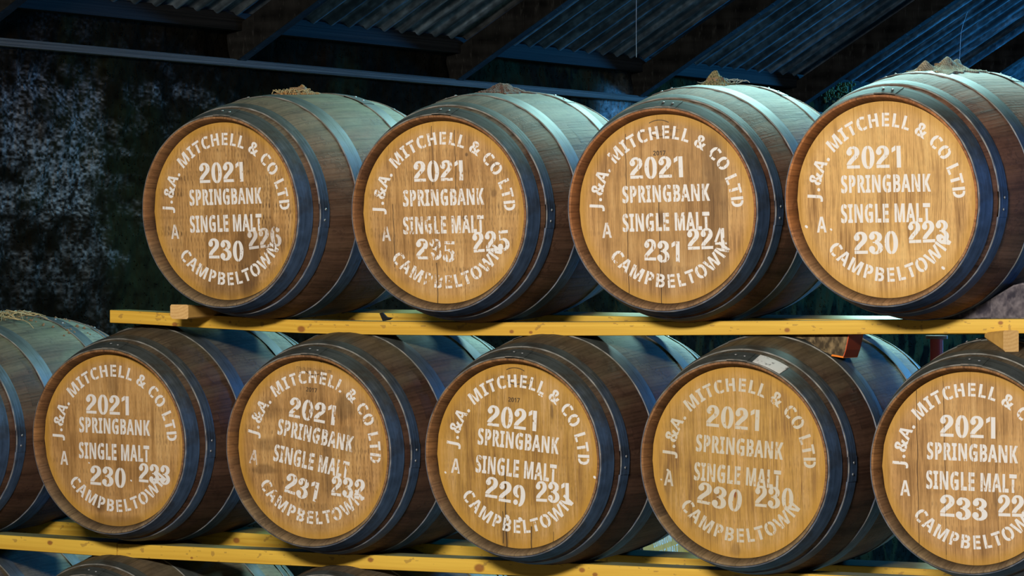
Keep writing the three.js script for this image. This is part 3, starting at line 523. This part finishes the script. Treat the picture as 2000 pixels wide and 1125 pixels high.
const endGrain = dataTex(128, 128, (i, j, o) => { const d = Math.hypot(i - 30, j - 190) / 8, r = 0.5 + 0.5 * Math.sin(d * 3 + 2 * fbm(i / 30, j / 30, 2)), n = fbm(i / 5, j / 5, 3); const c = mix3([0.62, 0.34, 0.11], [0.78, 0.5, 0.2], clamp(r * 0.5 + n * 0.6)); o[0] = c[0]; o[1] = c[1]; o[2] = c[2]; });
const sideGrain = dataTex(256, 64, (i, j, o) => { const g = fbm(i / 90, j / 2.5, 3), f = fbm(i / 30, j / 20, 3); const c = mix3([0.42, 0.22, 0.05], [0.72, 0.42, 0.11], clamp(g + 0.6 * (f - 0.5))); o[0] = c[0]; o[1] = c[1]; o[2] = c[2]; });
const mEnd = new THREE.MeshStandardMaterial({ map: endGrain, roughness: 0.75 }), mSide = new THREE.MeshStandardMaterial({ map: sideGrain, roughness: 0.65 });
// tapering block: square end at the origin facing +z, running back along -z to a thin tip
function wedgeThing(name, label, pos, yaw, w, h0, h1, len, topDrop, mats) {
  const g = thing(name, label, 'wedge', pos), c = 0.004;
  g.rotation.y = yaw;
  const ringAt = (z, hb, ht, ww) => [[-ww / 2 + c * 2, hb], [ww / 2 - c, hb], [ww / 2, hb + c], [ww / 2, ht - c], [ww / 2 - c, ht], [-ww / 2 + c, ht], [-ww / 2, ht - c], [-ww / 2, hb + c * 2]].map(([x, y]) => [x, y, z]);
  const R0 = ringAt(0, 0, h0, w), R1 = ringAt(-len, topDrop, topDrop + h1, w * 0.92), pos2 = [], uv = [], idx = [];
  for (let k = 0; k < 8; k++) { const a = R0[k], b = R0[(k + 1) % 8], d = R1[k], e = R1[(k + 1) % 8], o = pos2.length / 3; pos2.push(...a, ...b, ...e, ...d); uv.push(0, k * 0.13, 0, k * 0.13 + 0.12, 1, k * 0.13 + 0.12, 1, k * 0.13); idx.push(o, o + 2, o + 1, o, o + 3, o + 2); }
  const o = pos2.length / 3; R1.forEach((p) => { pos2.push(...p); uv.push(p[0] * 8, p[1] * 8); }); for (let k = 1; k < 7; k++) idx.push(o, o + k + 1, o + k);
  mesh('wedge_body', geoFrom(pos2, uv, idx), mats[1], g);
  const p3 = [], u3 = [], i3 = []; R0.forEach((p) => { p3.push(p[0], p[1], 0.001); u3.push(p[0] * 14 + 0.5, p[1] * 14); }); R0.forEach((p) => { p3.push(p[0], p[1], -0.001); u3.push(p[0] * 14 + 0.5, p[1] * 14); });
  for (let k = 1; k < 7; k++) i3.push(0, k, k + 1); for (let k = 0; k < 8; k++) { const n = (k + 1) % 8; i3.push(k, k + 8, n, n, k + 8, n + 8); }
  mesh('sawn_end', geoFrom(p3, u3, i3).toNonIndexed(), mats[0], g).geometry.computeVertexNormals();
  return g;
}
wedgeThing('wooden_wedge', 'pale sawn wedge sticking out at the left end of the upper rail', [-0.712, 1.4165, -0.1], -0.06, 0.064, 0.041, 0.014, 0.26, 0.012, [mEnd, mSide]);
wedgeThing('wooden_wedge', 'short pale wedge hanging below the upper rail at the right picture edge', [1.785, 1.35, -0.155], 0.8, 0.042, 0.057, 0.02, 0.12, 0.03, [mEnd, mSide]);
{ // rough brown wedge with a painted end between the fourth lower cask and the rail
  const bark = dataTex(256, 128, (i, j, o) => { const n = fbm(i / 14, j / 12, 4), m = fbm(i / 26 + 7, j / 22, 3); const c = mix3([0.05, 0.035, 0.018], [0.28, 0.2, 0.1], sstep(0.35, 0.75, 0.6 * n + 0.4 * m)); o[0] = c[0]; o[1] = c[1]; o[2] = c[2]; });
  const g = thing('painted_wedge', 'rough brown wedge with a red painted end on top of a lower cask', 'wedge', [1.2, 1.33, -0.29]);
  const poly = [[-0.08, 0.056], [-0.03, 0.045], [0.02, 0.016], [0.05, 0.004], [0.082, 0.0], [0.088, 0.02], [0.096, 0.059], [-0.02, 0.059]];
  mesh('wedge_body', prism(poly, -0.045, 0.045, 0.004), new THREE.MeshStandardMaterial({ map: (() => { const t = bark; t.repeat.set(6, 6); return t; })(), bumpMap: bark, bumpScale: 0.004, roughness: 1 }), g);
  const red = new THREE.MeshStandardMaterial({ color: new THREE.Color().setRGB(0.58, 0.085, 0.02), roughness: 0.7 });
  const or = new THREE.MeshStandardMaterial({ color: new THREE.Color().setRGB(0.85, 0.22, 0.01), roughness: 0.7 });
  mesh('painted_end', prism([[0.0815, -0.0012], [0.0895, 0.02], [0.0985, 0.06], [0.0955, 0.06], [0.0868, 0.02], [0.079, -0.0012]], -0.046, 0.046, 0.0008), red, g).userData.label = 'red painted end face';
  mesh('painted_edge', prism([[0.046, 0.0035], [0.082, -0.0015], [0.082, 0.003], [0.05, 0.008]], -0.046, 0.047, 0.0008), or, g).userData.label = 'orange painted lower edge';
}
{ // big weathered wedge at the right of the last upper cask
  const tex = dataTex(256, 128, (i, j, o) => { const n = fbm(i / 30, j / 14, 4), m = fbm(i / 8, j / 6, 3); const c = mix3([0.03, 0.026, 0.04], [0.2, 0.175, 0.19], sstep(0.3, 0.75, 0.65 * n + 0.35 * m)); o[0] = c[0]; o[1] = c[1]; o[2] = c[2]; }); tex.repeat.set(4, 4);
  const g = thing('grey_wedge', 'big weathered grey wedge holding the last cask of the upper row', 'wedge', [1.7, 1.4375, -0.29]);
  mesh('wedge_body', prism([[-0.125, -0.004], [0.12, -0.002], [0.115, 0.086], [0.085, 0.09], [0.06, 0.084], [0.0, 0.05], [-0.06, 0.025], [-0.11, 0.006]], -0.055, 0.06, 0.005), new THREE.MeshStandardMaterial({ map: tex, bumpMap: tex, bumpScale: 0.003, roughness: 0.95 }), g);
}
{ // scrap of black bark on the rear rail
  const g = new THREE.Shape([[0, 0], [0.02, 0.003], [0.03, 0.008], [0.012, 0.009], [-0.002, 0.022], [-0.01, 0.02], [-0.004, 0.008]].map((p) => new THREE.Vector2(...p)));
  const m = mesh('bark_scrap', new THREE.ExtrudeGeometry(g, { depth: 0.006, bevelEnabled: true, bevelSize: 0.001, bevelThickness: 0.001, bevelSegments: 1 }), new THREE.MeshStandardMaterial({ color: new THREE.Color().setRGB(0.004, 0.004, 0.004), roughness: 0.9 }), scene);
  m.position.set(-0.155, 1.4145, -0.3); tag(m, 'black scrap of bark lying on the upper front rail between the two left casks', 'debris');
}
{ // dark red steel post behind the stack
  const g = thing('steel_post', 'dark red steel post standing behind the stack under the upper rail', 'post', [0.83, 0.085, -1.95]), m = new THREE.MeshStandardMaterial({ color: new THREE.Color().setRGB(0.3, 0.02, 0.02), roughness: 0.5 });
  mesh('pole', new THREE.CylinderGeometry(0.02, 0.02, 1.27, 24).translate(0, 0.635, 0), m, g);
  mesh('cap_plate', new THREE.CylinderGeometry(0.034, 0.034, 0.01, 24).translate(0, 1.27, 0), new THREE.MeshStandardMaterial({ color: new THREE.Color().setRGB(0.14, 0.08, 0.07), roughness: 0.7 }), g);
  mesh('base_plate', new THREE.CylinderGeometry(0.05, 0.05, 0.01, 24).translate(0, 0.005, 0), m, g);
}

// ------------------------------------------------------------------ the warehouse: black mouldy wall, eaves, rafters, corrugated roof
const XW = -2.1, ZB = -10.6, ZFR = 12, XR = 10.5, FL = 0.085, PITCH = 0.601, Y0 = 2.475, XRIDGE = 4.2;
const roofY = (x) => (x <= XRIDGE ? Y0 + PITCH * (x + 2.05) : Y0 + PITCH * (XRIDGE + 2.05) - PITCH * (x - XRIDGE));
const box = (x0, x1, y0, y1, z0, z1) => new THREE.BoxGeometry(x1 - x0, y1 - y0, z1 - z0).translate((x0 + x1) / 2, (y0 + y1) / 2, (z0 + z1) / 2);
{
  const wallTex = dataTex(1024, 1024, (i, j, o) => {
    const x = i / 1024, y = j / 1024, n = fbm(x * 22, y * 16, 5), s = fbm(x * 60 + 5, y * 24 + 3, 3), p = fbm(x * 130, y * 130, 2);
    let v = 0.25 + 0.9 * (n - 0.35) + 0.5 * (s - 0.5); v = clamp(v, 0.03, 1);
    if (p > 0.78) v = Math.min(1, v + 0.5);
    o[0] = v; o[1] = v; o[2] = v;
  });
  const pos = [], uv = [], idx = [], za = ZB, zb = 0.5, y0 = FL, y1 = 2.42, nz = 480, ny = 120;
  for (let j = 0; j <= ny; j++) for (let i = 0; i <= nz; i++) {
    const z = mix(za, zb, i / nz), y = mix(y0, y1, j / ny), n = fbm(z * 5, y * 5, 5), f = fbm(z * 26 + 9, y * 18, 3);
    pos.push(XW + 0.045 * (n - 0.6) + 0.02 * (f - 0.5), y, z); uv.push(i / nz, j / ny);
  }
  const faceTex = dataTex(2048, 1024, (i, j, o) => {
    const z = mix(za, zb, i / 2048), y = mix(y0, y1, j / 1024), big = fbm(z * 1.4 + 30, y * 1.6, 3);
    const st = fbm(z * 1.9 + 60, y * 2.6 + 20, 4), fn = fbm(z * 12 + 4, y * 22 + 8, 5), sp = fbm(z * 70, y * 130, 2), cl = fbm(z * 30 + 11, y * 44, 3);
    const reg = sstep(-3.3, -2.2, z) * sstep(1.3, 1.8, y) * (1 - sstep(2.14, 2.27, y)) + 0.3 * sstep(-3, -2, z) * sstep(0.9, 1.4, y) + 0.12;
    const eff = sstep(0.42, 0.66, st * 0.5 + fn * 0.35 + cl * 0.15) * reg * (0.15 + 2.2 * Math.max(0, sp - 0.25));
    let c = mix3([0.0015, 0.0012, 0.0008], [0.01, 0.0078, 0.005], big * (0.3 + 1.2 * cl));
    c = mix3(c, [0.012, 0.016, 0.006], sstep(0.5, 0.65, fbm(z * 2 + 3, y * 2, 3)) * 0.6 * cl);
    c = mix3(c, [0.02, 0.013, 0.005], sstep(0.5, 0.7, fbm(z * 16 + 3, y * 9, 3)) * sstep(-4, -6, z));
    c = mix3(c, [0.15, 0.14, 0.135], clamp(eff * eff * 0.27 + eff * 0.02));
    const spot = Math.exp(-(((z + 5.45) / 0.12) ** 2) - (((y - 2.2) / 0.1) ** 2)); c = mix3(c, [0.25, 0.28, 0.26], clamp(spot * 2.2 * fn * (0.3 + sp)));
    o[0] = c[0]; o[1] = c[1]; o[2] = c[2];
  });
  const wallBump = wallTex.clone(); wallBump.repeat.set(6.5, 1.4); wallBump.needsUpdate = true;
  const W = nz + 1;
  for (let j = 0; j < ny; j++) for (let i = 0; i < nz; i++) { const a = j * W + i; idx.push(a, a + W, a + 1, a + 1, a + W, a + W + 1); }
  const face = geoFrom(pos, uv, idx);
  const mw = new THREE.MeshPhysicalMaterial({ map: faceTex, bumpMap: wallBump, bumpScale: 0.012, roughness: 1, specularIntensity: 0 });
  structure('wall_left', mergeGeometries([face, box(XW - 0.45, XW - 0.06, 0, 2.42, ZB - 0.3, ZFR + 0.3), box(XW - 0.06, XW - 0.01, 0, 2.42, 0.5, ZFR)]), mw);
  const dark = new THREE.MeshPhysicalMaterial({ map: wallTex, specularIntensity: 0.1, color: new THREE.Color().setRGB(0.12, 0.12, 0.115), roughness: 0.95 });
  const gable = (z0, z1) => { const s = new THREE.Shape([[XW - 0.45, 0], [XR + 0.3, 0], [XR + 0.3, roofY(XR + 0.3)], [XRIDGE, roofY(XRIDGE)], [XW - 0.45, roofY(XW - 0.45)]].map((p) => new THREE.Vector2(...p))); return s; };
  const back = gable();
  for (const c of [ADDED_WIN3]) back.holes.push(new THREE.Path([[-1, -1], [-1, 1], [1, 1], [1, -1]].map(([a, b]) => new THREE.Vector2(c.pos[0] + (a * c.w) / 2, c.pos[1] + (b * c.h) / 2))));
  const bg = new THREE.ExtrudeGeometry(back, { depth: 0.3, bevelEnabled: false }); bg.translate(0, 0, ZB - 0.3); structure('wall_back', bg, dark);
  const fg = new THREE.ExtrudeGeometry(gable(), { depth: 0.3, bevelEnabled: false }); fg.translate(0, 0, ZFR); structure('wall_front', fg, dark);
  { const y1 = roofY(XR) - 0.01, [, wy, wz] = WIN2.pos, a = wz - WIN2.w / 2, b = wz + WIN2.w / 2, c = wy - WIN2.h / 2, d = wy + WIN2.h / 2;
    structure('wall_right', mergeGeometries([box(XR, XR + 0.3, 0, y1, ZB - 0.3, a), box(XR, XR + 0.3, 0, y1, b, ZFR + 0.3), box(XR, XR + 0.3, 0, c, a, b), box(XR, XR + 0.3, d, y1, a, b)]), dark); }
  const ft = dataTex(512, 512, (i, j, o) => { const n = fbm(i / 40, j / 40, 5), v = 0.06 + 0.1 * n; o[0] = v * 1.1; o[1] = v; o[2] = v * 0.85; });
  ft.repeat.set(8, 14);
  structure('floor', box(XW - 0.45, XR + 0.3, FL - 0.3, FL, ZB - 0.3, ZFR + 0.3), new THREE.MeshStandardMaterial({ map: ft, roughness: 0.95 }));
}
const timberTex = dataTex(512, 128, (i, j, o) => { const g = fbm(i / 70, j / 3, 3), n = fbm(i / 20, j / 16, 4), p = fbm(i / 3, j / 3, 2); let v = 0.3 + 0.6 * (g - 0.4) + 0.6 * (n - 0.5); if (p > 0.78) v += 0.4; v = clamp(v, 0.05, 1); o[0] = v; o[1] = v * 0.95; o[2] = v * 0.9; });
const timber = (c) => new THREE.MeshPhysicalMaterial({ map: timberTex, specularIntensity: 0.15, bumpMap: timberTex, bumpScale: 0.003, color: new THREE.Color().setRGB(...c), roughness: 0.9 });
{ // pale weathered ledge board along the wall head
  structure('trim_1', box(XW - 0.03, XW + 0.03, 2.281, 2.307, ZB, ZFR), timber([0.2, 0.18, 0.15]));
}
{
  const ceil = new THREE.Group(); ceil.name = 'ceiling'; ceil.userData.kind = 'structure'; scene.add(ceil);
  const mt = timber([0.026, 0.026, 0.025]), mp = timber([0.024, 0.02, 0.016]);
  const rustTex = dataTex(512, 512, (i, j, o) => { const n = fbm(i / 60, j / 12, 4), s = fbm(i / 200, j / 7, 3), p = fbm(i / 9, j / 9, 3); let v = 0.35 + 0.8 * (n - 0.5) + 0.6 * (s - 0.5) + 0.5 * (p - 0.5); v = clamp(v, 0.05, 1); v = 0.12 + 1.1 * v * v; o[0] = v; o[1] = v; o[2] = v; });
  const sheetMat = new THREE.MeshPhysicalMaterial({ map: rustTex, color: new THREE.Color().setRGB(0.17, 0.19, 0.2), roughness: 0.8, specularIntensity: 0.2, bumpMap: rustTex, bumpScale: 0.003 });
  const sheet = (z0, z1, xa, xb) => {
    const n = Math.round((z1 - z0) / 0.0095), pos = [], uv = [], idx = [], m = 6;
    for (let s = 0; s < 2; s++) for (let k = 0; k <= m; k++) for (let i = 0; i <= n; i++) {
      const x = mix(xa, xb, k / m), z = mix(z0, z1, i / n), y = roofY(x) + 0.016 * Math.sin((z / (0.76 / 6)) * Math.PI * 2) + (s ? 0.004 : 0);
      pos.push(x, y, z); uv.push(x / 1.2, z / 1.2);
    }
    const W = n + 1, S = W * (m + 1);
    for (let s = 0; s < 2; s++) for (let k = 0; k < m; k++) for (let i = 0; i < n; i++) { const a = s * S + k * W + i; if (s) idx.push(a, a + 1, a + W, a + 1, a + W + 1, a + W); else idx.push(a, a + W, a + 1, a + 1, a + W, a + W + 1); }
    return geoFrom(pos, uv, idx);
  };
  for (let k = 0; k < 31; k++) {
    const z = ZB - 0.3 + 0.76 * k;
    if (k === 9 || k === 10) { mesh('roof_sheet', sheet(z, z + 0.76, XW - 0.4, WIN1.x0), sheetMat, ceil); mesh('roof_sheet', sheet(z, z + 0.76, WIN1.x1, XRIDGE), sheetMat, ceil); } else mesh('roof_sheet', sheet(z, z + 0.76, XW - 0.4, XRIDGE), sheetMat, ceil);
  }
  for (let z = ZB - 0.3; z < ZFR; z += 7.6) mesh('roof_sheet', sheet(z, Math.min(z + 7.6, ZFR + 0.3), XRIDGE, XR + 0.4), sheetMat, ceil);
  mesh('purlin', box(XW - 0.02, XW + 0.05, 2.408, 2.47, ZB, ZFR), mp, ceil);
  mesh('purlin', box(-0.72, -0.65, roofY(-0.72) - 0.085, roofY(-0.72) - 0.012, ZB, ZFR), mp, ceil);
  for (const x of [1.75, 2.8, 3.9]) mesh('purlin', box(x, x + 0.07, roofY(x) - 0.085, roofY(x) - 0.012, ZB, ZFR), mp, ceil);
  for (let k = -5; k < 9; k++) {
    const z = -2.49 - 0.01 + k * -1.0 * 0 + (k === 0 ? 0 : 0) - k * -1.56;
    if (z < ZB || z > ZFR) continue;
    const lo = (x) => 2.285 + PITCH * (x - XW), hi = (x) => Math.min(2.41 + PITCH * (x - XW), roofY(x) - 0.014);
    mesh('rafter', prism([[XW - 0.06, lo(XW - 0.06)], [XRIDGE, lo(XRIDGE)], [XRIDGE, hi(XRIDGE)], [XW - 0.06, hi(XW - 0.06)]], z - 0.03, z + 0.03, 0.003), mt, ceil);
  }
}
// window units; the back-wall one is added to throw blue on the roof
function windowUnit(name, c, side = false) {
  const g = new THREE.Group(); g.name = name; g.userData.kind = 'structure'; if (side) { g.position.set(XR + 0.02, c.pos[1], c.pos[2]); g.rotation.y = -Math.PI / 2; } else g.position.set(c.pos[0], c.pos[1], ZB - 0.02);
  scene.add(g);
  const fm = new THREE.MeshStandardMaterial({ color: new THREE.Color().setRGB(0.2, 0.19, 0.17), roughness: 0.8 });
  const glass = new THREE.MeshStandardMaterial({ color: 0x222222, emissive: new THREE.Color().setRGB(...c.color), emissiveIntensity: c.glow, roughness: 0.2 });
  const w = c.w, h = c.h;
  for (const s of [-1, 1]) { mesh('window_frame', box(s * w / 2 - 0.03, s * w / 2 + 0.03, -h / 2 - 0.03, h / 2 + 0.03, -0.05, 0.05), fm, g); mesh('window_frame', box(-w / 2, w / 2, s * h / 2 - 0.03, s * h / 2 + 0.03, -0.05, 0.05), fm, g); }
  mesh('glazing_bar', box(-0.015, 0.015, -h / 2, h / 2, -0.04, 0.04), fm, g);
  for (const s of [-1, 1]) mesh('pane', box(s * w / 4 - w / 4 + 0.02, s * w / 4 + w / 4 - 0.02, -h / 2 + 0.03, h / 2 - 0.03, -0.005, 0.005), glass, g);
  areaLight(side ? { ...c, pos: [XR - 0.12, c.pos[1], c.pos[2]] } : { ...c, pos: [c.pos[0], c.pos[1], ZB + 0.12] });
}
{ // rooflight: a translucent sheet let into the left slope
  const g = new THREE.Group(); g.name = 'window_1'; g.userData.kind = 'structure'; scene.add(g);
  const xm = (WIN1.x0 + WIN1.x1) / 2, zm = (WIN1.z0 + WIN1.z1) / 2, sl = Math.hypot(1, PITCH), w = (WIN1.x1 - WIN1.x0) * sl, h = WIN1.z1 - WIN1.z0, ang = Math.atan(PITCH);
  g.position.set(xm, roofY(xm), zm); g.rotation.z = ang;
  const fm = new THREE.MeshStandardMaterial({ color: 0x3a3632, roughness: 0.8 });
  for (const s of [-1, 1]) { mesh('window_frame', box(s * w / 2 - 0.025, s * w / 2 + 0.025, -0.05, 0.02, -h / 2 - 0.05, h / 2 + 0.05), fm, g); mesh('window_frame', box(-w / 2, w / 2, -0.05, 0.02, s * h / 2 - 0.025, s * h / 2 + 0.025), fm, g); }
  mesh('pane', box(-w / 2, w / 2, -0.004, 0.004, -h / 2, h / 2), new THREE.MeshStandardMaterial({ color: 0x222222, emissive: new THREE.Color().setRGB(...WIN1.color), emissiveIntensity: WIN1.glow }), g);
  const nx = Math.sin(ang), ny = -Math.cos(ang), p = [xm + nx * 0.06, roofY(xm) + ny * 0.06, zm];
  areaLight({ ...WIN1, pos: p, aim: [p[0] + nx, p[1] + ny, p[2]], w: h - 0.06, h: w - 0.06 });
}
windowUnit('window_2', WIN2, true);
windowUnit('added_window_3', ADDED_WIN3);
{ // hanging lamp in front of the stack
  const g = thing('hanging_lamp', 'long hanging lamp above the aisle in front of the casks', 'lamp', LAP0(LAMP));
  const q = new THREE.Object3D(); q.position.set(...LAMP.pos); q.lookAt(...LAMP.aim);
  g.position.set(...LAMP.pos);
  const hood = new THREE.MeshStandardMaterial({ color: 0x777777, roughness: 0.5, side: THREE.DoubleSide }), w = LAMP.w, h = LAMP.h;
  const body = mesh('lamp_housing', mergeGeometries([box(-w / 2 - 0.02, w / 2 + 0.02, -h / 2 - 0.02, h / 2 + 0.02, -0.12, -0.06)]), hood, g); body.quaternion.copy(q.quaternion);
  const d = mesh('diffuser', box(-w / 2, w / 2, -h / 2, h / 2, -0.06, -0.05), new THREE.MeshStandardMaterial({ color: 0xffffff, emissive: new THREE.Color().setRGB(...LAMP.color), emissiveIntensity: LAMP.glow }), g); d.quaternion.copy(q.quaternion);
  for (const s of [-0.5, 0.5]) { const y1 = roofY(LAMP.pos[0] + s) - LAMP.pos[1]; mesh('hanging_rod', new THREE.CylinderGeometry(0.006, 0.006, y1 - 0.1, 8).translate(s, y1 / 2 + 0.05, -0.06), hood, g); }
  areaLight(LAMP);
}
function LAP0(c) { return c.pos; }
// cobweb threads under the roof
{
  const cm = new THREE.MeshStandardMaterial({ color: new THREE.Color().setRGB(0.45, 0.47, 0.48), roughness: 1 });
  const th = (pts, label) => { const m = mesh(numbered('cobweb_thread'), new THREE.TubeGeometry(new THREE.CatmullRomCurve3(pts.map((p) => new THREE.Vector3(...p))), 12, 0.0009, 5), cm, scene); tag(m, label, 'cobweb'); };
  th([[-1.623, 2.73, -4.7], [-1.624, 2.56, -4.7], [-1.623, 2.414, -4.7]], 'thin cobweb thread hanging straight down under the roof above the third upper cask');
  th([[-1.509, 2.79, -7.9], [-1.54, 2.7, -7.9], [-1.55, 2.56, -7.9]], 'bent cobweb thread hanging behind the bung of the last upper cask');
}
{ // moss and dust clump where the roof meets the wall
  reseed(61); const gs = [];
  for (let k = 0; k < 220; k++) { const g = new THREE.IcosahedronGeometry(0.003 + 0.009 * rnd() * rnd(), 0); g.scale(1, 1.2, 1); g.translate((rnd() - 0.5) * 0.05, -0.09 * rnd() * rnd() + 0.05 * rnd(), (rnd() - 0.5) * 0.34); gs.push(g); }
  const m = mesh('moss_clump', mergeGeometries(gs), new THREE.MeshStandardMaterial({ color: new THREE.Color().setRGB(0.09, 0.075, 0.012), roughness: 1 }), scene);
  m.position.set(-2.03, 2.41, -7.55); m.userData.kind = 'stuff'; m.userData.label = 'yellow green moss clump hanging from the wall ledge'; m.userData.category = 'moss';
}
renderer.render(scene, camera);
